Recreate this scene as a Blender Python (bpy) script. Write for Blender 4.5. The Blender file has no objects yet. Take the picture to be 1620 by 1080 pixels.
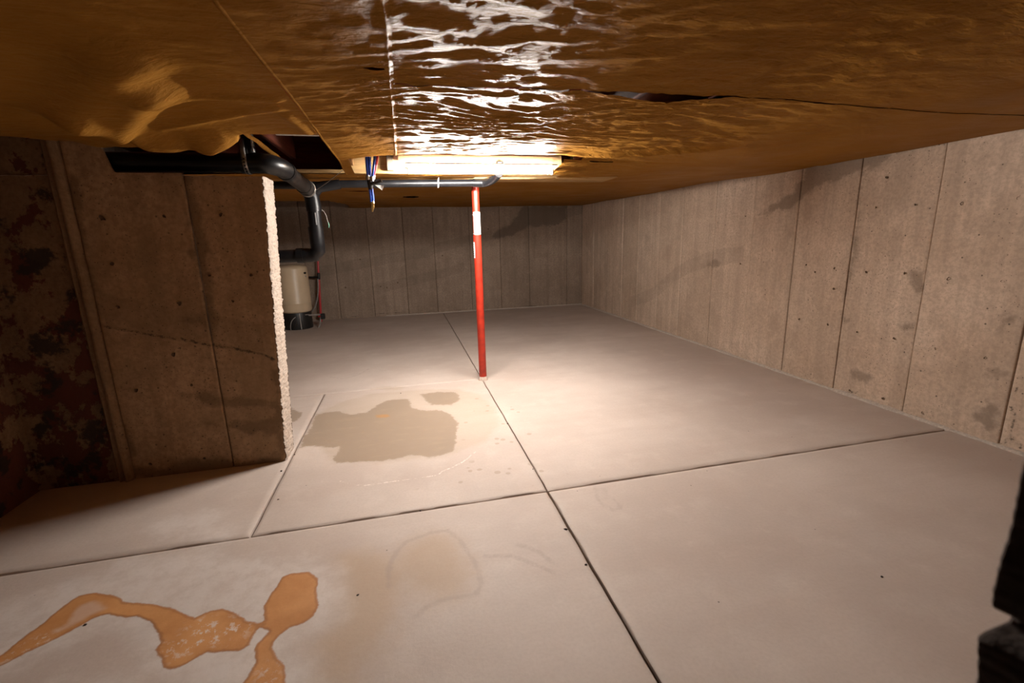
import bpy, math, random
import numpy as np
from mathutils import Matrix, Vector

# ------------------------------------------------------------------ set-up
SC = bpy.context.scene
COL = SC.collection
random.seed(4)
RNG = np.random.default_rng(4)
S = 1.42                      # camera height above the slab in metres; layout units are multiples of it

# camera: 16 mm on full frame, pitched 12.6 degrees down, 1.55 degrees roll
RM = None
def _rot(p, y, r):
    cy, sy, cp, sp, cr, sr = math.cos(y), math.sin(y), math.cos(p), math.sin(p), math.cos(r), math.sin(r)
    Rz = np.array([[cy, -sy, 0], [sy, cy, 0], [0, 0, 1]])
    M = np.array([[1, 0, 0], [0, 0, -1], [0, 1, 0.]])
    Rx = np.array([[1, 0, 0], [0, cp, -sp], [0, sp, cp]])
    Rr = np.array([[cr, -sr, 0], [sr, cr, 0], [0, 0, 1]])
    return Rr @ Rx @ M @ Rz
RM = _rot(math.radians(12.557), math.radians(12.916), math.radians(-1.5523))
cam = bpy.data.cameras.new('camera'); cam.sensor_width = 36; cam.lens = 16; cam.clip_start = 0.02
cam.dof.use_dof = True; cam.dof.focus_distance = 4.2; cam.dof.aperture_fstop = 3.2
camo = bpy.data.objects.new('camera', cam); COL.objects.link(camo)
m3 = Matrix((tuple(RM[0]), tuple(-RM[1]), tuple(-RM[2]))).transposed()
camo.matrix_world = Matrix.Translation((0, 0, S)) @ m3.to_4x4()
SC.camera = camo

w = bpy.data.worlds.new('world'); SC.world = w; w.use_nodes = True
w.node_tree.nodes['Background'].inputs[0].default_value = (0.05, 0.035, 0.03, 1)
w.node_tree.nodes['Background'].inputs[1].default_value = 0.15
SC.view_settings.view_transform = 'Standard'; SC.view_settings.look = 'None'
SC.view_settings.exposure = 0.20; SC.view_settings.gamma = 1; SC.view_settings.use_curve_mapping = False
SC.cycles.max_bounces = 10; SC.cycles.diffuse_bounces = 6
TUBE_STRENGTH = 640.0
TUBE_COLOR = (1.0, 0.93, 0.86)

# ------------------------------------------------------------------ helpers
def ray(px, py):
    return RM.T @ np.array([(px - 810) / 720., (py - 540) / 720., 1.])
def on_floor(px, py):
    d = ray(px, py); return d[:2] * (-1 / d[2])
def at_z(px, py, z):
    d = ray(px, py); return d * (z / d[2])
def at_y(px, py, y):
    d = ray(px, py); return d * (y / d[1])
def at_x(px, py, x):
    d = ray(px, py); return d * (x / d[0])
def W(p):
    """layout units -> metres"""
    p = np.asarray(p, float).reshape(-1, 3)
    return np.stack([p[:, 0] * S, p[:, 1] * S, (p[:, 2] + 1) * S], 1)

_perm = RNG.permutation(512)
_perm = np.concatenate([_perm, _perm])
_ga = RNG.uniform(0, 2 * np.pi, 1024)
def perlin(x, y, seed=0):
    x = np.asarray(x, float) + seed * 17.31; y = np.asarray(y, float) + seed * 5.77
    xi = np.floor(x).astype(int); yi = np.floor(y).astype(int); xf = x - xi; yf = y - yi
    u = xf * xf * xf * (xf * (xf * 6 - 15) + 10); v = yf * yf * yf * (yf * (yf * 6 - 15) + 10)
    def g(ix, iy, fx, fy):
        a = _ga[_perm[(_perm[ix & 511] + iy) & 511]]
        return np.cos(a) * fx + np.sin(a) * fy
    n00 = g(xi, yi, xf, yf); n10 = g(xi + 1, yi, xf - 1, yf); n01 = g(xi, yi + 1, xf, yf - 1); n11 = g(xi + 1, yi + 1, xf - 1, yf - 1)
    a = n00 + u * (n10 - n00); b = n01 + u * (n11 - n01)
    return (a + v * (b - a)) * 1.41
def fbm(x, y, o=4, seed=0):
    t = 0; a = 1.
    for k in range(o):
        t = t + a * perlin(x * 2 ** k, y * 2 ** k, seed + k); a *= .5
    return t
def smooth(a, b, x):
    t = np.clip((x - a) / (b - a), 0, 1); return t * t * (3 - 2 * t)

def seg_dist(P, poly, closed=False):
    """unsigned distance from points P (n,2) to a polyline"""
    q = np.asarray(poly, float); n = len(q); d = np.full(len(P), 1e9)
    for i in range(n if closed else n - 1):
        a = q[i]; b = q[(i + 1) % n]; ab = b - a
        t = np.clip(((P - a) @ ab) / max(ab @ ab, 1e-12), 0, 1)
        d = np.minimum(d, np.hypot(*(P - a - t[:, None] * ab).T))
    return d
def poly_sdf(P, poly):
    """signed distance, positive inside"""
    q = np.asarray(poly, float); n = len(q); ins = np.zeros(len(P), bool)
    for i in range(n):
        a = q[i]; b = q[(i + 1) % n]
        c = ((a[1] > P[:, 1]) != (b[1] > P[:, 1]))
        with np.errstate(divide='ignore', invalid='ignore'):
            xx = (b[0] - a[0]) * (P[:, 1] - a[1]) / (b[1] - a[1]) + a[0]
        ins ^= c & (P[:, 0] < xx)
    d = seg_dist(P, q, True)
    return np.where(ins, d, -d)

def put(name, me, mat, parent=None, smooth_=False, sharp=None):
    if mat is not None: me.materials.append(mat)
    if smooth_: me.polygons.foreach_set('use_smooth', [True] * len(me.polygons))
    if sharp is not None: me.set_sharp_from_angle(angle=math.radians(sharp))
    o = bpy.data.objects.new(name, me); COL.objects.link(o)
    if parent is not None: o.parent = parent
    return o
def mesh(name, V, F, mat, parent=None, smooth_=False, sharp=None, attrs=None):
    """V in layout units"""
    me = bpy.data.meshes.new(name); me.from_pydata(W(V).tolist(), [], [list(f) for f in F]); me.update()
    if attrs:
        for k, a in attrs.items():
            at = me.attributes.new(k, 'FLOAT', 'POINT'); at.data.foreach_set('value', np.asarray(a, np.float32))
    return put(name, me, mat, parent, smooth_, sharp)

def grid_faces(nu, nv, flip=False, base=0):
    i, j = np.meshgrid(np.arange(nu - 1), np.arange(nv - 1), indexing='ij')
    a = (i * nv + j).ravel() + base
    f = np.stack([a, a + nv, a + nv + 1, a + 1], 1)
    return f[:, ::-1] if flip else f
def border_loop(nu, nv):
    b = [i * nv for i in range(nu)] + [(nu - 1) * nv + j for j in range(1, nv)]
    b += [i * nv + nv - 1 for i in range(nu - 2, -1, -1)] + [j for j in range(nv - 2, 0, -1)]
    return b

class MB:
    def __init__(s): s.v = []; s.f = []
    def add(s, v, f):
        b = len(s.v); s.v += [tuple(p) for p in v]; s.f += [[i + b for i in q] for q in f]; return s
    def box(s, lo, hi, bev=0.0):
        (x0, y0, z0), (x1, y1, z1) = lo, hi
        if bev <= 0:
            v = [(x0, y0, z0), (x1, y0, z0), (x1, y1, z0), (x0, y1, z0), (x0, y0, z1), (x1, y0, z1), (x1, y1, z1), (x0, y1, z1)]
            f = [(3, 2, 1, 0), (4, 5, 6, 7), (0, 1, 5, 4), (1, 2, 6, 5), (2, 3, 7, 6), (3, 0, 4, 7)]
            return s.add(v, f)
        b = bev; L = []
        for z, q in ((z0, b), (z0 + b, 0), (z1 - b, 0), (z1, b)):
            L.append([(x0 + q + b * (q == 0), y0 + q, z), (x1 - q - b * (q == 0), y0 + q, z), (x1 - q, y0 + q + b * (q == 0), z), (x1 - q, y1 - q - b * (q == 0), z),
                      (x1 - q - b * (q == 0), y1 - q, z), (x0 + q + b * (q == 0), y1 - q, z), (x0 + q, y1 - q - b * (q == 0), z), (x0 + q, y0 + q + b * (q == 0), z)])
        v = [p for r in L for p in r]; f = [list(range(7, -1, -1)), list(range(24, 32))]
        for k in range(3):
            for i in range(8):
                f.append((k * 8 + i, k * 8 + (i + 1) % 8, (k + 1) * 8 + (i + 1) % 8, (k + 1) * 8 + i))
        return s.add(v, f)
    def tube(s, pts, r, seg=16, caps=True):
        """sweep a circle along pts; r scalar or per point"""
        P = [Vector(p) for p in pts]; n = len(P); rr = [r] * n if np.isscalar(r) else list(r)
        T = []
        for i in range(n):
            a = P[max(i - 1, 0)]; b = P[min(i + 1, n - 1)]; t = (b - a)
            if t.length < 1e-9: t = T[-1] if T else Vector((0, 0, 1))
            T.append(t.normalized())
        up = Vector((0, 0, 1)) if abs(T[0].z) < .9 else Vector((0, 1, 0))
        N = (up - T[0] * up.dot(T[0])).normalized(); v = []
        for i in range(n):
            if i: N = (N - T[i] * N.dot(T[i])).normalized()
            B = T[i].cross(N)
            for k in range(seg):
                a = 2 * math.pi * k / seg; v.append(tuple(P[i] + (N * math.cos(a) + B * math.sin(a)) * rr[i]))
        f = []
        for i in range(n - 1):
            for k in range(seg):
                k2 = (k + 1) % seg; f.append((i * seg + k, i * seg + k2, (i + 1) * seg + k2, (i + 1) * seg + k))
        if caps: f += [list(range(seg - 1, -1, -1)), list(range((n - 1) * seg, n * seg))]
        return s.add(v, f)
    def lathe(s, c, prof, seg=32):
        """prof: (radius, z) pairs bottom to top around the vertical through c=(x,y)"""
        pts = [(c[0], c[1], z) for _, z in prof]
        v = []; f = []; n = len(prof)
        for r, z in prof:
            for k in range(seg):
                a = 2 * math.pi * k / seg; v.append((c[0] + r * math.cos(a), c[1] + r * math.sin(a), z))
        for i in range(n - 1):
            for k in range(seg):
                k2 = (k + 1) % seg; f.append((i * seg + k, i * seg + k2, (i + 1) * seg + k2, (i + 1) * seg + k))
        f += [list(range(seg - 1, -1, -1)), list(range((n - 1) * seg, n * seg))]
        return s.add(v, f)
    def build(s, name, mat, parent=None, sharp=35):
        return mesh(name, np.array(s.v), s.f, mat, parent, True, sharp)

def arc(p0, p1, p2, n=8, k=1.0):
    """quadratic bend from p0 to p2 with corner p1"""
    p0, p1, p2 = (np.array(p, float) for p in (p0, p1, p2)); o = []
    for t in np.linspace(0, 1, n):
        o.append((1 - t) ** 2 * p0 + 2 * t * (1 - t) * p1 + t * t * p2)
    return o
def lerp(a, b, t):
    a = np.array(a, float); b = np.array(b, float); return a + (b - a) * t

def thing(name, label, cat, loc=None, group=None, kind=None):
    o = bpy.data.objects.new(name, None); COL.objects.link(o); o.empty_display_size = .1
    if label: o['label'] = label
    if cat: o['category'] = cat
    if group: o['group'] = group
    if kind: o['kind'] = kind
    if loc is not None: BASES[o] = Vector(W(loc)[0])
    return o
BASES = {}
def tag(o, label=None, cat=None, group=None, kind=None):
    for k, v in (('label', label), ('category', cat), ('group', group), ('kind', kind)):
        if v: o[k] = v
    return o

# ------------------------------------------------------------------ materials
class NT:
    def __init__(s, name, rough=.8, spec=.3):
        s.m = bpy.data.materials.new(name); s.m.use_nodes = True; s.t = s.m.node_tree; s.b = s.t.nodes['Principled BSDF']
        s.b.inputs['Roughness'].default_value = rough; s.b.inputs['Specular IOR Level'].default_value = spec
        s.co = s.t.nodes.new('ShaderNodeTexCoord').outputs['Object']
    def n(s, t, **k):
        o = s.t.nodes.new(t)
        for a, v in k.items(): setattr(o, a, v)
        return o
    def l(s, a, b): s.t.links.new(a, b)
    def setin(s, sock, v):
        if hasattr(v, 'links') or isinstance(v, bpy.types.NodeSocket): s.l(v, sock)
        elif isinstance(v, (tuple, list)) and len(v) == 3 and sock.type == 'RGBA': sock.default_value = (*v, 1)
        else: sock.default_value = v
    def map(s, scale, src=None):
        o = s.n('ShaderNodeMapping'); o.inputs['Scale'].default_value = scale; s.l(src or s.co, o.inputs[0]); return o.outputs[0]
    def noise(s, scale, detail=4, rough=.55, vec=None, dist=0.):
        o = s.n('ShaderNodeTexNoise'); o.inputs['Scale'].default_value = scale; o.inputs['Detail'].default_value = detail
        o.inputs['Roughness'].default_value = rough; o.inputs['Distortion'].default_value = dist; s.l(vec or s.co, o.inputs['Vector']); return o.outputs['Fac']
    def voro(s, scale, feature='F1', vec=None):
        o = s.n('ShaderNodeTexVoronoi', feature=feature); o.inputs['Scale'].default_value = scale; s.l(vec or s.co, o.inputs['Vector']); return o
    def math(s, op, a, b=0., c=None):
        o = s.n('ShaderNodeMath', operation=op); s.setin(o.inputs[0], a); s.setin(o.inputs[1], b)
        if c is not None: s.setin(o.inputs[2], c)
        return o.outputs[0]
    def ramp(s, v, a, b, lo=0., hi=1.):
        o = s.n('ShaderNodeMapRange', interpolation_type='SMOOTHSTEP')
        s.setin(o.inputs['Value'], v); o.inputs['From Min'].default_value = a; o.inputs['From Max'].default_value = b
        o.inputs['To Min'].default_value = lo; o.inputs['To Max'].default_value = hi; return o.outputs[0]
    def mix(s, f, a, b, mode='MIX'):
        o = s.n('ShaderNodeMix', data_type='RGBA', blend_type=mode); s.setin(o.inputs[0], f); s.setin(o.inputs[6], a); s.setin(o.inputs[7], b); return o.outputs[2]
    def attr(s, name):
        o = s.n('ShaderNodeAttribute'); o.attribute_name = name; return o.outputs['Fac']
    def bump(s, h, strength=.3, dist=.01):
        o = s.n('ShaderNodeBump'); o.inputs['Strength'].default_value = strength; o.inputs['Distance'].default_value = dist; s.l(h, o.inputs['Height'])
        s.l(o.outputs[0], s.b.inputs['Normal'])
    def col(s, c): s.setin(s.b.inputs['Base Color'], c)

def plain(name, c, rough=.5, metal=0., spec=.5, var=.15, scale=30, bump=.0):
    t = NT(name, rough, spec); t.b.inputs['Metallic'].default_value = metal
    n = t.noise(scale, 3)
    t.col(t.mix(t.ramp(n, .3, .7), tuple(x * (1 - var) for x in c), tuple(min(1, x * (1 + var)) for x in c)))
    if bump: t.bump(t.noise(scale * 4, 3), bump, .002)
    return t.m

CA = (.57, .43, .325); CB = (.70, .55, .43)
def concrete(name, a=CA, b=CB, streak=(1, 1, .12), holes=1.0, peel=False, rough_amt=.25):
    t = NT(name, .85, .25)
    big = t.noise(1.3, 5, .6); fine = t.noise(45, 4, .6)
    st = t.noise(5.0, 4, .6, t.map((streak[0] * 2.2, streak[1] * 2.2, streak[2])))
    mid = t.noise(6, 6, .65)
    c = t.mix(t.ramp(big, .35, .68), a, b)
    c = t.mix(t.ramp(st, .38, .66, 0, .42), c, tuple(x * .62 for x in a))
    c = t.mix(t.ramp(mid, .48, .70, 0, .38), c, tuple(x * 1.22 for x in b))
    c = t.mix(t.ramp(t.noise(3.1, 7, .7), .50, .64, 0, .30), c, tuple(x * .70 for x in a))
    c = t.mix(t.ramp(fine, .36, .66, 0, .45), c, tuple(x * .58 for x in a))
    oi = t.n('ShaderNodeObjectInfo'); c = t.mix(t.ramp(oi.outputs['Random'], 0, 1, 0, .28), c, tuple(x * .66 for x in (a[0], a[1] * .97, a[2] * .92)))
    # damp staining, darkens where the stain sits
    d = t.attr('damp'); dn = t.math('ADD', d, t.math('MULTIPLY', t.math('SUBTRACT', mid, .5), .30))
    c = t.mix(t.ramp(dn, -.02, .035, 0, .72), c, tuple(x * .42 for x in a))
    # pour lines
    p = t.attr('pour'); pn = t.math('ADD', p, t.math('MULTIPLY', t.math('SUBTRACT', mid, .5), .10))
    c = t.mix(t.ramp(pn, -.004, .012, 0, .26), c, tuple(x * .50 for x in a))
    # cracks and seams
    k = t.attr('crack'); kn = t.math('ADD', k, t.math('MULTIPLY', t.math('SUBTRACT', fine, .42), .05))
    c = t.mix(t.ramp(kn, .0, .015, .9, 0), c, (.06, .045, .035))
    # bug holes: small dark air pockets
    v = t.voro(46); v2 = t.voro(15)
    gate = t.ramp(t.noise(2.3, 3), .36, .54)
    h1 = t.math('MULTIPLY', t.math('MULTIPLY', t.ramp(v.outputs['Distance'], .12, .19, 1, 0), t.ramp(v.outputs['Color'], .45, .55)), gate)
    sel = t.ramp(v2.outputs['Color'], .62, .66)
    h2 = t.math('MULTIPLY', t.ramp(v2.outputs['Distance'], .07, .11, 1, 0), sel)
    hh = t.math('MULTIPLY', t.math('MAXIMUM', h1, h2), .75 * holes)
    c = t.mix(hh, c, (.07, .05, .04))
    hgt = t.math('ADD', t.math('MULTIPLY', fine, .35), t.math('ADD', mid, t.math('MULTIPLY', hh, -1.2)))
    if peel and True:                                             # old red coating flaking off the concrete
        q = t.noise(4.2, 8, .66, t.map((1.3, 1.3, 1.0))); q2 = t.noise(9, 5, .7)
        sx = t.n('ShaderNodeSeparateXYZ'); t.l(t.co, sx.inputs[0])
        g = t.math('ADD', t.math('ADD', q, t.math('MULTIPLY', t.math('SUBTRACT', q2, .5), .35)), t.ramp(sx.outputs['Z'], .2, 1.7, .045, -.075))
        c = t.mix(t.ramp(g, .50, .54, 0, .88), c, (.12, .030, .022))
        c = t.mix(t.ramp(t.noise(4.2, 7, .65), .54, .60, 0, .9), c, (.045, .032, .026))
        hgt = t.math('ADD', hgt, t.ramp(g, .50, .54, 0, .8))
    t.col(c); t.bump(hgt, rough_amt, .012)
    return t.m

M = {}
M['wall'] = concrete('concrete_wall')
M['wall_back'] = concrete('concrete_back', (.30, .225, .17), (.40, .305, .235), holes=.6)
M['wall_part'] = concrete('concrete_partition', (.46, .295, .165), (.60, .40, .24), holes=.8, rough_amt=.35)
M['ridge'] = concrete('concrete_ridge', (.30, .185, .10), (.42, .27, .155), holes=.8, rough_amt=.5)
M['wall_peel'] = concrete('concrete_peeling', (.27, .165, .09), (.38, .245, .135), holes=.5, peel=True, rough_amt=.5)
M['rough'] = concrete('concrete_rough_end', (.60, .50, .42), (.74, .64, .55), holes=.2, rough_amt=1.0)
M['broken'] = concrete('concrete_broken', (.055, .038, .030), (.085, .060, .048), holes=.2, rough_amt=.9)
M['core'] = plain('joint_dirt', (.15, .10, .068), .95, spec=.1)
M['pocket'] = plain('tie_pocket', (.13, .085, .055), .95, spec=.1)
M['fillet'] = plain('mortar_fillet', (.50, .43, .37), .9, spec=.2, scale=60, bump=.6)

def floor_material():
    t = NT('concrete_slab', .62, .32)
    big = t.noise(.8, 5, .6); mid = t.noise(5, 6, .62); fine = t.noise(70, 4, .6); sw = t.noise(2.2, 5, .6, t.map((.35, 1.6, 1)))
    a = (.475, .395, .345); b = (.57, .485, .43)
    c = t.mix(t.ramp(big, .35, .66), a, b)
    c = t.mix(t.ramp(sw, .42, .68, 0, .30), c, (.44, .345, .29))
    c = t.mix(t.ramp(mid, .50, .74, 0, .28), c, (.64, .56, .50))
    c = t.mix(t.ramp(fine, .35, .72, 0, .16), c, (.34, .27, .22))
    j = t.math('MULTIPLY', t.math('SUBTRACT', mid, .5), .11)
    jf = t.math('MULTIPLY', t.math('SUBTRACT', t.noise(24, 5, .65), .5), .05)
    jj = t.math('ADD', j, jf)
    def sd(name, k=1.): return t.math('ADD', t.attr(name), t.math('MULTIPLY', jj, k))
    # tan staining
    c = t.mix(t.ramp(sd('tan', 1.6), -.09, .10, 0, .62), c, (.44, .31, .20))
    # lime bloom (white haze) around dried runs
    bl = t.math('MULTIPLY', t.ramp(sd('bloom', 2.2), -.08, .07), t.ramp(t.noise(11, 6, .7), .30, .62, .35, 1))
    c = t.mix(t.math('MULTIPLY', bl, .62), c, (.68, .62, .58))
    # damp patch
    dm = t.math('ADD', sd('damp', .9), t.math('MULTIPLY', jf, .9))
    c = t.mix(t.ramp(sd('halo', 1.2), -.03, .05, 0, .50), c, (.40, .315, .235))
    c = t.mix(t.ramp(dm, -.006, .016, 0, .80), c, (.285, .215, .155))
    c = t.mix(t.math('MULTIPLY', t.ramp(sd('damp', 0.), .02, .10), t.ramp(t.noise(9, 5, .7, t.map((.5, 1.6, 1))), .50, .72, 0, .30)), c, (.42, .32, .22))
    # splash blotches
    vb = t.voro(9.0); sp = t.math('MULTIPLY', t.ramp(t.math('ADD', vb.outputs['Distance'], t.math('MULTIPLY', jj, 2.)), .13, .20, 1, 0), t.ramp(t.attr('splash'), -.05, .06))
    c = t.mix(t.math('MULTIPLY', sp, .55), c, (.33, .25, .18))
    # white tide line and faint tide rings
    c = t.mix(t.ramp(t.math('ADD', t.attr('white'), t.math('ABSOLUTE', t.math('MULTIPLY', jf, 1.1))), .002, .009, .80, 0), c, (.82, .74, .68))
    c = t.mix(t.ramp(t.math('ADD', t.attr('ring'), t.math('MULTIPLY', jf, .8)), .002, .020, .42, 0), c, (.37, .29, .245))
    # rust coloured run
    rs = sd('rust', .35)
    spk = t.math('MULTIPLY', t.ramp(t.noise(26, 6, .75), .53, .58), t.ramp(t.attr('flake'), -.05, .05))
    rust = t.mix(t.ramp(mid, .35, .7), (.46, .205, .070), (.58, .285, .11))
    c = t.mix(t.ramp(rs, -.004, .004), c, rust)
    edge = t.math('MULTIPLY', t.ramp(rs, -.006, .001), t.ramp(rs, .003, .014, 1, 0))
    c = t.mix(t.math('MULTIPLY', edge, .6), c, (.30, .125, .05))
    c = t.mix(t.math('MULTIPLY', spk, t.ramp(rs, -.002, .01)), c, (.62, .53, .47))
    c = t.mix(t.ramp(sd('bare', .4), -.01, .02, 0, .7), c, (.56, .40, .31))
    c = t.mix(t.ramp(sd('spot', .8), -.012, .012, 0, .75), c, (.42, .225, .09))
    # small dark specks
    v = t.voro(7.5); sel = t.ramp(v.outputs['Color'], .60, .64)
    c = t.mix(t.math('MULTIPLY', t.math('MULTIPLY', t.ramp(v.outputs['Distance'], .022, .034, 1, 0), sel), .8), c, (.05, .035, .03))
    t.col(c)
    rg = t.mix(t.ramp(dm, -.01, .02), (.62,) * 3, (.42,) * 3); t.l(rg, t.b.inputs['Roughness'])
    h = t.math('ADD', t.math('MULTIPLY', fine, .25), t.math('ADD', mid, t.math('MULTIPLY', t.ramp(rs, -.004, .006), .35)))
    t.bump(h, .16, .012)
    return t.m
M['floor'] = floor_material()

def paper_material():
    t = NT('kraft_vapour_paper', .40, .40); t.b.inputs['IOR'].default_value = 1.07
    big = t.noise(1.1, 4); fib = t.noise(60, 4, .65)
    c = t.mix(t.ramp(big, .3, .7), (.25, .110, .018), (.31, .145, .028))
    c = t.mix(t.ramp(fib, .35, .75, 0, .25), c, (.22, .09, .010))
    t.col(c)
    t.l(t.ramp(t.noise(3.0, 5), .3, .7, .36, .47), t.b.inputs['Roughness'])
    a = t.noise(9, 6, .62, t.map((.55, 1.7, 1)), .8); b = t.noise(38, 5, .62, t.map((.6, 1.3, 1)), .6)
    ck = t.attr('crinkle')
    h = t.math('MULTIPLY', t.math('ADD', a, t.math('MULTIPLY', b, .5)), ck)
    t.bump(h, 1.0, .026)
    return t.m
M['paper'] = paper_material()

def wood(name, c, axis=0, rough=.7):
    t = NT(name, max(rough, .85), .08); sc = [6, 6, 6]; sc[axis] = .5
    n = t.noise(6, 6, .6, t.map(tuple(sc)), 1.0); f = t.noise(30, 3, .6, t.map(tuple(sc)))
    q = t.mix(t.ramp(n, .3, .7), tuple(x * .70 for x in c), c); q = t.mix(t.ramp(f, .4, .7, 0, .3), q, tuple(x * .55 for x in c))
    v = t.voro(3.1); q = t.mix(t.ramp(v.outputs['Distance'], .03, .07, .8, 0), q, tuple(x * .3 for x in c))
    t.col(q); t.bump(n, .15, .004); return t.m
M['beam'] = wood('beam_wood', (.62, .40, .18), 0)
M['joist'] = wood('joist_wood', (.48, .27, .12), 1)
M['grey_wood'] = wood('weathered_wood', (.40, .33, .25), 2)
M['deck'] = wood('subfloor_osb', (.50, .12, .06), 0)
M['joist_shaded'] = wood('shaded_joist', (.09, .022, .011), 1)  # joist wood with the shade of the deep bay put into its colour
M['abs'] = plain('black_abs', (.006, .006, .007), .36, spec=.35, var=.3, scale=12, bump=.05)
M['abs_print'] = plain('abs_print', (.42, .42, .42), .6)
M['abs_dusty'] = plain('black_abs_dusty', (.028, .023, .020), .5, spec=.4, var=.5, scale=18)
M['steel'] = plain('galvanised_steel', (.55, .54, .52), .4, 1., scale=60)
M['wire'] = plain('dull_wire', (.35, .31, .27), .45, .8, scale=60)
M['zip'] = plain('white_plastic', (.80, .80, .78), .45, scale=40, var=.04)
M['red'] = plain('red_primer', (.31, .020, .008), .42, spec=.5, var=.22, scale=14, bump=.08)
M['label'] = plain('label_paper', (.88, .87, .84), .6, var=.03)
M['ink'] = plain('label_ink', (.03, .03, .03), .6)
M['grout'] = plain('grout', (.52, .42, .36), .95, scale=80, bump=.8)
M['blue'] = plain('blue_pex', (.035, .10, .55), .30, spec=.6, var=.08)
M['redpex'] = plain('red_pex', (.48, .022, .028), .32, spec=.6, var=.1)
M['brass'] = plain('brass', (.72, .50, .20), .28, 1., var=.1)
M['black'] = plain('black_plastic', (.012, .011, .011), .45)
M['hose'] = plain('grey_tubing', (.26, .24, .22), .5)
M['cream'] = plain('cream_enamel', (.60, .47, .32), .38, spec=.5, var=.05, scale=5)
M['enamel'] = plain('white_enamel', (.78, .77, .74), .35, spec=.5, var=.02)
M['crumb'] = plain('dark_crumb', (.05, .035, .028), .9)
t = NT('lit_tube', .4); t.b.inputs['Base Color'].default_value = (.9, .9, .9, 1)
t.b.inputs['Emission Color'].default_value = (*TUBE_COLOR, 1); t.b.inputs['Emission Strength'].default_value = TUBE_STRENGTH
M['tube'] = t.m

# ------------------------------------------------------------------ layout constants (layout units)
XR, XL, YB, YF = 2.64, -1.60, 6.60, 0.20
PY, PYB = 2.20, 2.345                      # partition front and back face

def cut_list(segs, step):
    return np.unique(np.round(np.concatenate([np.linspace(a, b, max(2, int(round((b - a) / step)) + 1)) for a, b in zip(segs[:-1], segs[1:])]), 5))

# ------------------------------------------------------------------ floor
floor = thing('floor', None, None, (0, 3, -1), kind='structure')
MB().box((XL - .1, -.2, -1.12), (XR + .1, YB + .1, -1.014)).build('joint_bed', M['core'], floor, None)

def fpoly(pts, sx=1., sy=None, ox=0., oy=0.):
    sy = sy or sx
    return [on_floor(x * sx + ox, y * sy + oy) for x, y in pts]
K1 = dict(sx=.37037, ox=0, oy=780)      # lower left detail
K2 = dict(sx=1 / 3, ox=400, oy=560)     # middle detail
K3 = dict(sx=.37037, ox=560, oy=720)    # lower middle detail
RUST = [fpoly([(-200, 800), (0, 695), (100, 615), (200, 540), (290, 470), (330, 440), (410, 425), (495, 437), (520, 468), (600, 472), (680, 480), (760, 500), (830, 535), (880, 510), (950, 495), (1000, 505), (1050, 545), (1110, 558), (1090, 592), (1060, 650), (1020, 675), (930, 680), (880, 680), (800, 725), (740, 752), (705, 745), (700, 710), (660, 670), (690, 635), (670, 590), (640, 545), (590, 522), (540, 528), (470, 510), (430, 520), (380, 545), (300, 590), (200, 640), (100, 685), (0, 740), (-200, 850)], **K1),
        fpoly([(1095, 556), (1135, 548), (1130, 480), (1165, 420), (1200, 360), (1240, 345), (1320, 338), (1358, 365), (1352, 400), (1345, 440), (1362, 480), (1340, 530), (1290, 562), (1230, 578), (1180, 620), (1160, 660), (1175, 700), (1215, 735), (1215, 900), (960, 900), (1070, 780), (1100, 720), (1090, 680), (1105, 640), (1150, 590), (1110, 572)], **K1)]
FLAKE = [fpoly([(810, 560), (870, 540), (960, 540), (1060, 560), (1030, 620), (930, 640), (850, 660), (760, 700), (700, 680), (720, 640), (790, 620)], **K1),
         fpoly([(0, 720), (60, 670), (160, 620), (230, 590), (200, 630), (80, 690)], **K1),
         fpoly([(1120, 740), (1160, 735), (1170, 800), (1120, 810)], **K1)]
BARE = [fpoly([(300, 510), (340, 475), (400, 455), (440, 470), (460, 490), (380, 530), (300, 575), (220, 605), (210, 590), (280, 560)], **K1)]
BLOOM = [fpoly([(500, 300), (900, 250), (1200, 290), (1330, 300), (1440, 330), (1460, 420), (1440, 520), (1360, 560), (1250, 610), (1200, 680), (1330, 720), (1350, 900), (900, 900), (700, 820), (560, 640), (440, 560), (300, 640), (0, 790), (-200, 880), (-200, 560), (200, 420)], **K1),
         fpoly([(440, 780), (300, 830), (0, 900), (0, 1100), (640, 1100), (600, 800)], **K1),
         fpoly([(660, 120), (860, 80), (1000, 150), (960, 190), (700, 190)], **K1)]
TAN = [fpoly([(1440, 260), (1600, 250), (1760, 330), (1700, 560), (1500, 830), (1330, 830), (1340, 640), (1450, 540)], **K1),
       fpoly([(170, 430), (220, 370), (330, 330), (400, 330), (450, 370), (490, 430), (510, 500), (470, 590), (330, 620), (200, 600)], **K3)]
RING = [fpoly([(150, 560), (150, 470), (170, 430), (220, 370), (330, 330), (400, 320), (450, 360), (500, 430), (530, 490), (545, 550), (520, 595), (400, 610), (320, 640), (260, 690)], **K3),
        fpoly([(1030, 140), (1040, 180), (1070, 215), (1110, 235), (1140, 225), (1135, 205), (1090, 180), (1065, 140)], **K3),
        fpoly([(560, 430), (680, 430), (760, 460), (850, 500)], **K3), fpoly([(700, 380), (790, 410), (850, 460)], **K3),
        fpoly([(350, 105), (430, 118), (500, 98), (550, 70)], **K2)]
WHITE = [fpoly([(410, 600), (470, 618), (530, 622), (580, 618), (640, 607), (700, 600), (780, 590), (830, 582), (880, 572), (900, 555), (940, 540), (1000, 510), (1030, 485), (1060, 462)], **K2),
         fpoly([(345, 104), (352, 108)], **K2)]
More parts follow.
